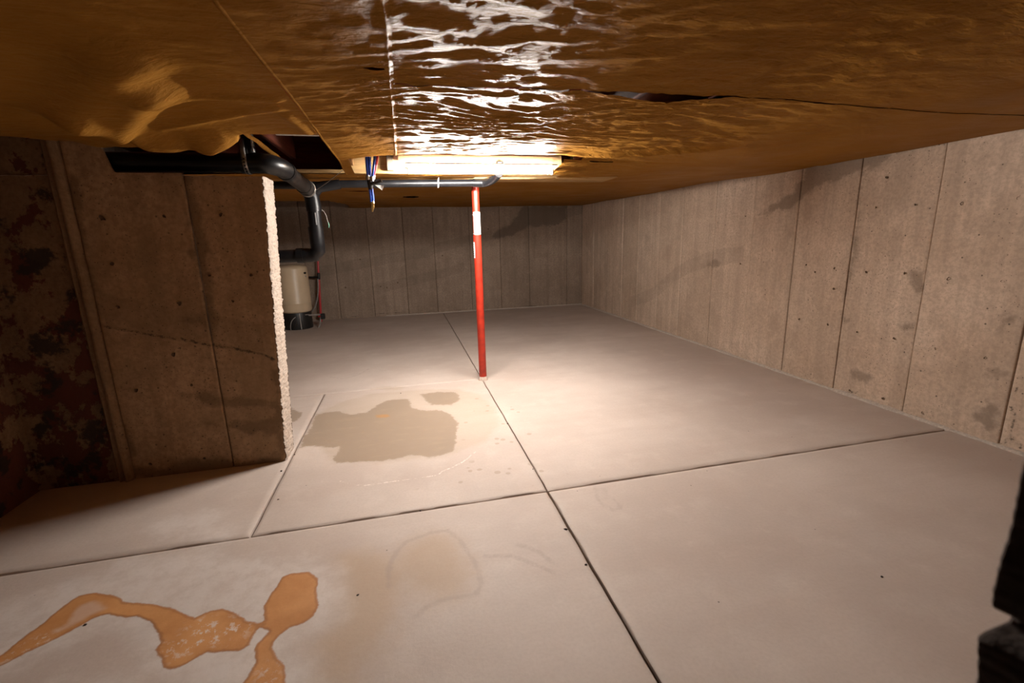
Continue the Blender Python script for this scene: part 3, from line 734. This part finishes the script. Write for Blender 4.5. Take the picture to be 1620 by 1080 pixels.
# middle strip between the two seams
def tearL(X): return 1.250 + .010 * perlin(X * 5, X * 0, 44)
paper_sheet(-.272, -.0005, .19, 1.25, .012, edge=lambda X, Y, u, v: (X, Y + v ** 8 * (tearL(X) - 1.25)), lift=-.003)
paper_sheet(-.272, -.0005, 1.25, 2.475, .010, edge=lambda X, Y, u, v: (X, Y + (1 - v) ** 8 * (tearL(X) - 1.25 + .002 + .010 * np.exp(-((X + .03) / .03) ** 2))), lift=-.003, sy=.007)
paper_sheet(-.272, -.228, 2.47, 2.842, .010, lift=-.003)
MB().box((-.29, .19, .4035), (-.255, 1.95, .408)).v
# left sheet, its free edge hanging down as a torn flap in front of the pipe
nx, ny = 130, 190
u = np.linspace(0, 1, nx); LX = XL + u * (-.278 - XL); vv = np.linspace(0, 1, ny)
U, Vv = np.meshgrid(u, vv, indexing='ij'); X = XL + U * (-.278 - XL)
fold = np.interp(X, [-1.6, -1.13, -1.08, -.85, -.75, -.56, -.52, -.278], [1.98, 1.99, 1.98, 1.83, 1.84, 1.84, 1.965, 1.968])
YY = .19 + (fold - .19) * np.minimum(Vv / .8, 1)
Zl = zc(X, YY) - .002
k = np.clip((Vv - .8) / .2, 0, 1)
isf = np.clip((-.525 - X) / .05, 0, 1) * np.clip((X + 1.70) / .1, 0, 1)
zend = np.interp(X, [-1.6, -1.34, -1.22, -1.05, -.90, -.79, -.66, -.60, -.56, -.50], [.470, .462, .438, .404, .374, .360, .350, .378, .405, .408])
scal = .010 * np.cos(X * 34 + 2 * perlin(X * 4, X * 0, 50)) + .014 * perlin(X * 11, Vv * 3, 51)
yl = fold + isf * (.24 * k + .010 * np.sin(k * 3.1)) + k * isf * scal * .8
gl = smooth(-1.35, -1.0, X)
zl = Zl + isf * ((zend - Zl) * k ** 1.25 + gl * (-.016 * np.sin(k * math.pi) + scal * np.sin(k * math.pi * .8) * .9))
# curled lip near the torn corner
lip = np.exp(-((X + .66) / .085) ** 2)
yl = yl - lip * .05 * smooth(.55, 1., k) * isf; zl = zl + lip * .030 * smooth(.7, 1., k) * isf + .012 * lip * np.sin(k * 7) * isf
YY = np.where(Vv > .8, yl, YY); Zl = np.where(Vv > .8, zl, Zl)
V = np.stack([X.ravel(), YY.ravel(), Zl.ravel()], 1); F = grid_faces(nx, ny, True)
kf = ~((vv[np.arange(ny - 1)][None, :].repeat(nx - 1, 0).ravel() >= .8) & (X[:-1, :-1].ravel() > -.53))
mesh('paper_sheet', V, F[kf].tolist(), M['paper'], cl, True, None, dict(crinkle=np.clip(.35 + 0 * V[:, 0], 0, 1)))
# narrow torn strip left hanging along the joist
sx = np.linspace(0, 1, 30); SV = []
for q in sx:
    p = lerp((-.538, 1.972, .409), (-.545, 2.84, .396), q)
    wob = .006 * float(perlin(q * 9, .2, 61)); wd = .020 + .008 * float(perlin(q * 6, .7, 62))
    SV += [p + (-wd / 2 + wob, 0, .006), p + (wob, 0, -.002), p + (wd / 2 + wob, 0, .010)]
mesh('paper_strip', SV, grid_faces(30, 3, True).tolist(), M['paper'], cl, True, None, dict(crinkle=np.full(90, .4)))
# folded tape along the seam at x = 0
SV = []
for q in np.linspace(0, 1, 220):
    y = .19 + 2.285 * q; wob = .003 * float(perlin(y * 6, .4, 71)); dzz = .002 * float(perlin(y * 21, .1, 72))
    for dx, dz_ in ((-.011, -.0028), (-.003, -.0038), (.001, -.0058), (.003, -.0036), (.010, -.0026)):
        x = dx + wob; SV.append((x, y, float(zc(np.array(x), np.array(y))) + dz_ + dzz))
mesh('seam_fold', SV, grid_faces(220, 5, True).tolist(), M['paper'], cl, True, None, dict(crinkle=np.full(len(SV), .5)))
SV = []
for q in np.linspace(0, 1, 160):
    y = .19 + 2.64 * q; wob = .002 * float(perlin(y * 4, .4, 73))
    for dx, dz_ in ((-.005, -.003), (0, -.0058), (.004, -.0038)):
        x = -.272 + dx + wob; SV.append((x, y, float(zc(np.array(x), np.array(y))) + dz_))
mesh('seam_fold', SV, grid_faces(160, 3, True).tolist(), M['paper'], cl, True, None, dict(crinkle=np.full(len(SV), .3)))

# ------------------------------------------------------------------ lamp
LY, LZ = 2.66, .380
lamp = thing('fluorescent_lamp', 'glowing white fluorescent tube lamp on the ceiling in front of the wooden beam', 'lamp', (.467, LY, LZ))
MB().box((.045, LY - .020, LZ + .0220), (.890, LY + .020, LZ + .034), .003).build('housing', M['enamel'], lamp)
RV = []
for x in (.045, .890):
    for dy, dz in ((-.058, .030), (-.010, .0155), (.010, .0155), (.058, .030), (.058, .0365), (.010, .0190), (-.010, .0190), (-.058, .0365)): RV.append((x, LY + dy, LZ + dz - .003))
mesh('added_reflector', RV, [(i, 8 + i, 8 + (i + 1) % 8, (i + 1) % 8) for i in range(8)] + [tuple(range(7, -1, -1)), tuple(range(8, 16))], M['enamel'], lamp)  # wings added to catch the tube's light and widen the white band
for x in (.055, .872):
    MB().box((x, LY - .016, LZ - .016), (x + .008, LY + .016, LZ + .036), .002).build('lamp_holder', M['enamel'], lamp)
MB().tube([(.063, LY, LZ), (.068, LY, LZ), (.070, LY, LZ), (.865, LY, LZ), (.867, LY, LZ), (.872, LY, LZ)], [.011, .011, .0125, .0125, .011, .011], 20).build('tube', M['tube'], lamp)

# ------------------------------------------------------------------ red column
pc = (.505, 3.190)
col = thing('support_column', 'red painted steel support column standing in the middle of the floor', 'column', (pc[0], pc[1], -1))
zt, zb_ = at_y(755, 335, 3.165)[2], at_y(757, 371, 3.165)[2]
MB().lathe(pc, [(.0272, -.999), (.0272, zb_ - .010)], 28).build('lower_tube', M['red'], col)
MB().lathe(pc, [(.0282, zb_ - .016), (.0282, zb_ - .006), (.0245, zb_ - .0055), (.0245, .374)], 28).build('upper_tube', M['red'], col)
MB().box((pc[0] - .045, pc[1] - .045, .374), (pc[0] + .045, pc[1] + .045, .3815), .0015).build('cap_plate', M['red'], col)
def wrap(name, r, z0, z1, a0, a1, mat, n=14):
    V = []
    for a in np.linspace(a0, a1, n):
        for z in (z0, z1):
            for q in (0, .0012): V.append((pc[0] + (r + q) * math.cos(a), pc[1] + (r + q) * math.sin(a), z))
    F = []
    for i in range(n - 1):
        b = i * 4; c = b + 4
        F += [(b + 1, c + 1, c + 3, b + 3), (b, b + 2, c + 2, c), (b, c, c + 1, b + 1), (b + 2, b + 3, c + 3, c + 2)]
    F += [(0, 1, 3, 2), (n * 4 - 4, n * 4 - 2, n * 4 - 1, n * 4 - 3)]
    return mesh(name, V, F, mat, col, True, 40)
view = math.atan2(-pc[1], -pc[0])
tag(wrap('paper_label', .0250, zb_, zt, view - .80, view + 1.45, M['label']), 'white paper label wrapped round the upper tube')
for z in (zt - .018, zb_ + .006):
    MB().tube([(pc[0] + .0275 * math.cos(a), pc[1] + .0275 * math.sin(a), z) for a in np.linspace(view - 1.6, view + 1.6, 20)], .0016, 6).build('label_tie', M['zip'], col)
z1, z0 = at_y(751, 383, 3.165)[2], at_y(753, 408, 3.165)[2]
tag(wrap('sticker', .0271, z0, z1, view - 1.30, view - .78, M['label'], 6), 'narrow white sticker on the left side')
for q in range(6):
    zz = z0 + (z1 - z0) * (.12 + .14 * q); wrap('print_line', .0281, zz, zz + .006, view - 1.18, view - .95, M['ink'], 4)
gz = [(.036, -1.003), (.034, -.990), (.030, -.978), (.0272, -.972)]
MB().lathe(pc, gz, 18).build('grout_collar', M['grout'], col)

# ------------------------------------------------------------------ black drain pipe
R4, R2 = .0385, .0225
dr = thing('drain_pipe', 'black plastic drain pipe running over the partition wall and down behind it', 'pipe', (-.5, 2.8, .33))
def pipe(name, pts, r, seg=22, mat='abs'): return MB().tube(pts, r, seg).build(name, M[mat], dr)
a0 = (-1.22, 2.262, .350); a1 = (-.60, 2.262, .3505); A2 = (-.505, 2.268, .351)
pipe('pipe_section', [a0, a1], R4)
B0 = np.array((-.520, 3.045, .323))
E1 = lerp(A2, B0, .22)
pipe('elbow', [lerp(a1, A2, -.15)] + arc(lerp(a1, A2, .1), A2, E1, 12), R4 + .0035)
pipe('coupling', [lerp(a1, A2, -.45), lerp(a1, A2, -.15)], R4 + .0055)
pipe('coupling', [lerp(A2, B0, .20), lerp(A2, B0, .27)], R4 + .0060)
pipe('pipe_section', [lerp(A2, B0, .22), lerp(A2, B0, .86)], R4, mat='abs_dusty')
pipe('coupling', [lerp(A2, B0, .78), lerp(A2, B0, .90)], R4 + .0050, mat='abs_dusty')
V0 = np.array((-.505, 3.055, .290))
pipe('wye', [lerp(A2, B0, .86), lerp(A2, B0, .97), V0 + (-.004, -.006, 0), V0 + (0, 0, -.05), V0 + (0, 0, -.09)], R4 + .005)
V1 = np.array((-.508, 3.055, .005)); 
pipe('pipe_section', [V0 + (0, 0, -.02), V1], R4)
pipe('coupling', [V1 + (0, 0, .055), V1 + (0, 0, .105)], R4 + .005)
H0 = np.array((-.570, 3.075, -.058)); H1 = np.array((-1.50, 3.12, -.075))
V1b = V1 + (0, 0, .01)
pipe('elbow', [V1 + (0, 0, .06)] + [V1b, lerp(V1b, (-.508, 3.06, -.056), .62), lerp((-.508, 3.06, -.056), H0, .45), H0] + [lerp(H0, H1, .03)], R4 + .005)
pipe('coupling', [lerp(H0, H1, .03), lerp(H0, H1, .07)], R4 + .007)
pipe('pipe_section', [lerp(H0, H1, .02), H1], R4)
# two inch branch under the beam
b0 = (-.50, 3.05, .345); b1 = (-.34, 3.05, .357); b2 = (.545, 3.05, .3645)
pipe('branch_fitting', [V0 + (0, 0, .01), (-.46, 3.05, .340), b1], [R4, R2 + .010, R2 + .006])
pipe('branch_pipe', [b1, (.47, 3.05, .364)], R2)
pipe('coupling', [(-.17, 3.05, .3597), (-.10, 3.05, .3600)], R2 + .004)
pipe('elbow', [(.47, 3.05, .364), (.50, 3.05, .364)] + arc((.53, 3.05, .364), (.585, 3.03, .364), (.600, 2.90, .392), 8) + [(.602, 2.86, .40)], R2 + .004)
pipe('branch_pipe', [(.600, 2.90, .392), (.603, 2.835, .43), (.604, 2.832, .46)], R2)
# branch that starts left, behind the partition head
pipe('branch_pipe', [(-.95, 3.05, .352), (-.46, 3.05, .350)], R2)
# riser up into the joist bay
pipe('riser', [(-.605, 2.262, .36), (-.607, 2.265, .56)], .026)
tag(MB().box((-.585, 2.234, .395), (-.579, 2.238, .475)).build('print_strip', M['abs_print'], dr), 'white strip on the riser')
for p, t_ in ((V0 + (0.012, -R4 - .001, -.10), .07),):
    MB().box((p[0] - .003, p[1] - .001, p[2] - t_), (p[0] + .003, p[1] + .0005, p[2])).build('print_strip', M['abs_print'], dr)

# perforated strap holding the big pipe
st = thing('hanger_strap', 'perforated steel strap looped round the black pipe above the partition', 'strap', (-.607, 2.262, .35))
sv = []; xs_ = -.617
pts = [(PYh, z) for PYh, z in [(2.2145, .44), (2.2145, .40)]] + [(2.262 - .0455 * math.cos(a), .350 - .0455 * math.sin(a)) for a in np.linspace(-.2, math.pi + .2, 26)] + [(2.3095, .40), (2.3095, .44)]
for y, z in pts: sv += [(xs_ - .009, y, z), (xs_ + .009, y, z)]
bo = mesh('strap_band', sv, grid_faces(len(pts), 2).tolist(), M['steel'], st, True)
sm = bo.modifiers.new('thickness', 'SOLIDIFY'); sm.thickness = .002
for k in range(2, 18, 2):
    y, z = pts[k]; dy, dz_ = (y - 2.262), (z - .350); L = math.hypot(dy, dz_); dy /= L; dz_ /= L
    c = np.array((xs_, y + dy * .0018, z + dz_ * .0018)); tn = np.array((0, -dz_, dy))
    V = [c + np.array((math.cos(a), 0, 0)) * .0042 + tn * math.sin(a) * .0042 for a in np.linspace(0, 2 * math.pi, 9)[:-1]]
    V += [p + np.array((0, dy, dz_)) * .0008 for p in V]
    mesh('strap_hole', V, [tuple(range(8, 16))] + [(i, (i + 1) % 8, 8 + (i + 1) % 8, 8 + i) for i in range(8)], M['black'], st)
# wire slung from the wye to the beam
ws = thing('hanger_wire', 'thin wire slung from the black pipe junction up to the beam', 'wire', (-.5, 3.0, .33))
q0 = V0 + (.02, -.045, .02); q1 = np.array((-.285, 2.80, .405))
MB().tube([q0, lerp(q0, q1, .5) + (0, 0, -.004), q1], .0020, 6).build('wire_span', M['wire'], ws)
cc = lerp(A2, B0, .93); dirn = (B0 - np.array(A2)); dirn /= np.linalg.norm(dirn); e1 = np.cross(dirn, (0, 0, 1)); e1 /= np.linalg.norm(e1); e2 = np.cross(e1, dirn)
for off in (-.012, .012):
    MB().tube([cc + dirn * off + (e1 * math.cos(a) + e2 * math.sin(a)) * .0455 for a in np.linspace(0, 2 * math.pi, 26)], .0018, 6).build('wire_loop', M['wire'], ws)
# white hook on the branch
hk = thing('pipe_hook', 'white plastic hook holding the thin black branch pipe below the lamp', 'hook', (.25, 3.05, .36))
MB().tube([(.247, 3.05 - .0255 * math.cos(a), .3625 - .0255 * math.sin(a)) for a in np.linspace(-.5, math.pi, 18)], .0034, 8).build('hook_loop', M['zip'], hk)
MB().tube([(.247, 3.0275, .375), (.252, 3.02, .395)], .0034, 8).build('hook_stem', M['zip'], hk)

# ------------------------------------------------------------------ blue and red water lines in the slot
YW = 2.72
def wp_(x, y, dy=0.): return at_y(x, y, YW + dy)
bl = thing('blue_water_line', 'blue plastic water lines with brass end and black valve hanging from the ceiling slot', 'water pipe', wp_(588, 300))
RP = .0085
for (pa, pb, pc_) in (((580, 246), (581, 268), (583, 287)), ((584, 246), (585, 268), (586, 287)), ((593, 250), (591, 268), (588, 287))):
    A = wp_(*pa, .02); A = A + (0, 0, .06)
    MB().tube([A, wp_(*pa, .01)] + arc(wp_(*pa), wp_(*pb), wp_(*pc_), 7), RP if pa[0] < 590 else RP * .8, 12).build('supply_pipe', M['blue'], bl)
MB().tube([wp_(584, 284), wp_(586, 292), wp_(586.5, 300)], [.0135, .0150, .0120], 14).build('valve_body', M['black'], bl)
MB().tube([wp_(587, 291, -.01), wp_(596, 289, -.015), wp_(604, 286, -.02)], [.008, .009, .007], 10).build('valve_handle', M['black'], bl)
for p in ((582, 281), (588.5, 283)):
    q = wp_(*p, -.004); MB().tube([q + (0, 0, .012), q - (0, 0, .012)], RP + .0030, 12).build('crimp_ring', M['steel'], bl)
for dx in (-1.6, 1.7):
    MB().tube([wp_(586.5 + dx, 298), wp_(588 + dx, 309), wp_(589 + dx, 320)], RP * .80, 12).build('drop_pipe', M['blue'], bl)
MB().tube([wp_(589, 319), wp_(590, 322), wp_(590, 322.3), wp_(590, 326), wp_(590, 326.3), wp_(589.5, 330), wp_(589, 335)], [.011, .011, .0085, .0085, .0105, .0075, .004], 12).build('brass_fitting', M['brass'], bl)
tg = [wp_(593, 292.5, -.012), wp_(603, 293, -.012), wp_(607.5, 293, -.016), wp_(604.5, 301, -.016)]
tgv = [p for p in tg] + [p + np.array((0, .002, 0)) for p in tg]
mesh('paper_tag', tgv, [(3, 2, 1, 0), (4, 5, 6, 7), (0, 1, 5, 4), (1, 2, 6, 5), (2, 3, 7, 6), (3, 0, 4, 7)], M['label'], bl)
rl = thing('red_water_line', 'short red plastic water line hanging beside the blue lines in the ceiling slot', 'water pipe', wp_(594, 275, .02))
MB().tube([wp_(597, 244, .03) + (0, 0, .06), wp_(597, 248, .03), wp_(595, 262, .03), wp_(591, 280, .028)], RP * .85, 12).build('supply_pipe', M['redpex'], rl)
MB().tube([wp_(591.5, 277, .028), wp_(590.5, 283, .028)], RP + .002, 12).build('crimp_ring', M['steel'], rl)

# ------------------------------------------------------------------ tank and pipes at the back
tc = (-1.335, 6.06)
tk = thing('pressure_tank', 'cream pressure tank on a black base standing behind the partition by the back wall', 'tank', (tc[0], tc[1], -1))
zs = at_y(468, 496, 5.87)[2]; zt_ = at_y(468, 421, 5.95)[2]
r_ = .176
MB().lathe(tc, [(r_ * .93, -1.0), (r_ * .95, -.985), (r_ * .92, zs - .02), (r_ * .86, zs + .01)], 40).build('base_stand', M['black'], tk)
zr = zs + (zt_ - zs) * .20
MB().lathe(tc, [(r_ * .90, zs), (r_ * .98, zs + .012), (r_, zs + .03), (r_, zr - .006), (r_ * 1.012, zr), (r_, zr + .006), (r_, zt_ - .045), (r_ * .985, zt_ - .025), (r_ * .93, zt_ - .010), (r_ * .80, zt_ + .004), (r_ * .45, zt_ + .018), (r_ * .1, zt_ + .022)], 40).build('tank_shell', M['cream'], tk)
vv_ = math.atan2(-tc[1], -tc[0])
def tp(a, z, k=1.): return (tc[0] + r_ * k * math.cos(a), tc[1] + r_ * k * math.sin(a), z)
tag(MB().tube([tp(vv_ + .86, zt_ - .085), tp(vv_ + .86, zt_ - .085, 1.10)], .012, 10).build('air_valve', M['black'], tk), 'small black valve cap near the top')
MB().tube([tp(vv_ + .95, zt_ - .125, .99), tp(vv_ + .95, zt_ - .125, 1.02)], .010, 10).build('rating_plug', M['hose'], tk)
MB().tube([tp(vv_ + .15, -.995, .97), tp(vv_ + .12, -.80, .98)], .006, 8).build('stand_rib', M['steel'], tk)
f0 = tp(vv_ + .9, zs - .045, .9); f1 = np.array(f0) + (.17, -.01, 0)
MB().tube([f0, f1], .011, 10).build('outlet_pipe', M['hose'], tk)
MB().box((f1[0] - .03, f1[1] - .022, f1[2] - .055), (f1[0] + .018, f1[1] + .022, f1[2] + .012), .004).build('pressure_switch', M['black'], tk)
MB().tube([np.array(f1) + (-.03, 0, -.03), np.array(f1) + (-.05, 0, -.12), np.array(f1) + (-.075, 0, -.165)], .010, 10).build('drain_cock', M['hose'], tk)
MB().tube(arc(tp(vv_ + .80, zs - .035, 1.02), tp(vv_ - .55, zs - .00, 1.16), tp(vv_ - .50, -.998, 1.10), 14), .0050, 8).build('drain_hose', M['hose'], tk)
rp = thing('red_riser_pipe', 'thin red water pipe rising up the back wall beside the cream tank', 'water pipe', (-1.10, 6.45, -.92))
p0, p1 = at_y(507.5, 500, 6.45), at_y(502.5, 404, 6.45)
MB().tube([p1, lerp(p1, p0, .30)], .0125, 10).build('riser_pipe', M['redpex'], rp)
MB().tube([lerp(p1, p0, .37), p0], .0145, 10).build('riser_pipe', M['redpex'], rp)
MB().tube([lerp(p1, p0, .28), lerp(p1, p0, .29), lerp(p1, p0, .38), lerp(p1, p0, .39)], [.014, .019, .019, .014], 12).build('coupling', M['black'], rp)
MB().tube([p1 + (0, 0, -.01), p1 + (0, 0, .016)], .017, 12).build('end_cap', M['zip'], rp)
MB().tube([p0 + (-.03, 0, .01), p0 + (.055, 0, .004)], .022, 12).build('floor_tee', M['redpex'], rp)
MB().tube([p0 + (0, 0, .03), (p0[0], p0[1], -.999)], .013, 10).build('stub', M['redpex'], rp)
pm = lerp(p1, p0, .35)
MB().tube([pm, pm + (-.13, .05, .0)], .012, 8).build('cross_pipe', M['black'], rp)
MB().tube(arc(pm + (-.01, -.02, -.02), pm + (-.02, -.02, -.32), pm + (-.13, -.02, -.45), 10), .008, 8).build('cable', M['hose'], rp)
# loose wire behind the stack
lw = thing('dangling_wire', 'thin dark wire end dangling beside the vertical black pipe', 'wire', (-.45, 3.1, .2))
MB().tube([at_y(*p, 3.11) for p in ((506, 330), (512, 334), (516, 341), (518, 349), (520, 354))], .0024, 6).build('wire_core', M['hose'], lw)
MB().tube([at_y(*p, 3.11) for p in ((519.5, 352), (520.6, 356), (520, 360))], .0034, 6).build('wire_tip', plain('green_tip', (.10, .30, .20), .5), lw)

# ------------------------------------------------------------------ crumbs on the slab
def crumb(px, py, size, lab, seed):
    rg = random.Random(seed); c = on_floor(px, py); v = []; n = 7
    a0_ = rg.uniform(0, 6.28); el = rg.uniform(1, 2.0)
    for k, (q, z) in enumerate(((.8, 0.), (1., .35), (.6, .8))):
        for i in range(n):
            a = 2 * math.pi * i / n; r = size * q * rg.uniform(.75, 1.2); x, y = r * el * math.cos(a), r * math.sin(a)
            v.append((c[0] + x * math.cos(a0_) - y * math.sin(a0_), c[1] + x * math.sin(a0_) + y * math.cos(a0_), -1.0005 + size * z))
    v.append((c[0], c[1], -1 + size * .95)); f = [list(range(n - 1, -1, -1))]
    for k in range(2): f += [(k * n + i, k * n + (i + 1) % n, (k + 1) * n + (i + 1) % n, (k + 1) * n + i) for i in range(n)]
    f += [(2 * n + i, 2 * n + (i + 1) % n, 3 * n) for i in range(n)]
    o = mesh('concrete_crumb', v, f, M['crumb'], None, True)
    tag(o, lab, 'crumb', 'dark crumbs scattered on the floor slab')
for k, (x, y, s_, lab) in enumerate([
        (135, 988, .0055, 'dark crumb beside the left end of the orange stained run'), (566, 941, .0045, 'dark crumb alone right of the orange blob at the front'),
        (634, 622, .005, 'dark crumb on the far edge of the damp patch'), (803, 670, .005, 'dark crumb in the long joint nearest the red column'),
        (843, 742, .004, 'dark crumb in the long joint just behind the joint crossing'), (895, 837, .006, 'dark crumb in the long joint just in front of the crossing'),
        (927, 893, .005, 'dark crumb in the long joint nearest the camera'), (440, 790, .004, 'dark crumb on the slab right of the short joint below the partition'),
        (445, 745, .006, 'dark crumb in the short joint below the partition corner'), (466, 719, .005, 'dark crumb touching the foot of the partition corner'),
        (665, 808, .004, 'dark crumb in the cross joint left of the crossing'), (1395, 912, .004, 'dark crumb alone on the right front slab')]):
    crumb(x, y, s_ * .75, lab, 200 + k)

# ------------------------------------------------------------------ move every Empty to its base, keeping its parts where they are
for o, b in BASES.items():
    o.location = b
    for ch in o.children: ch.matrix_parent_inverse = Matrix.Translation(-b)
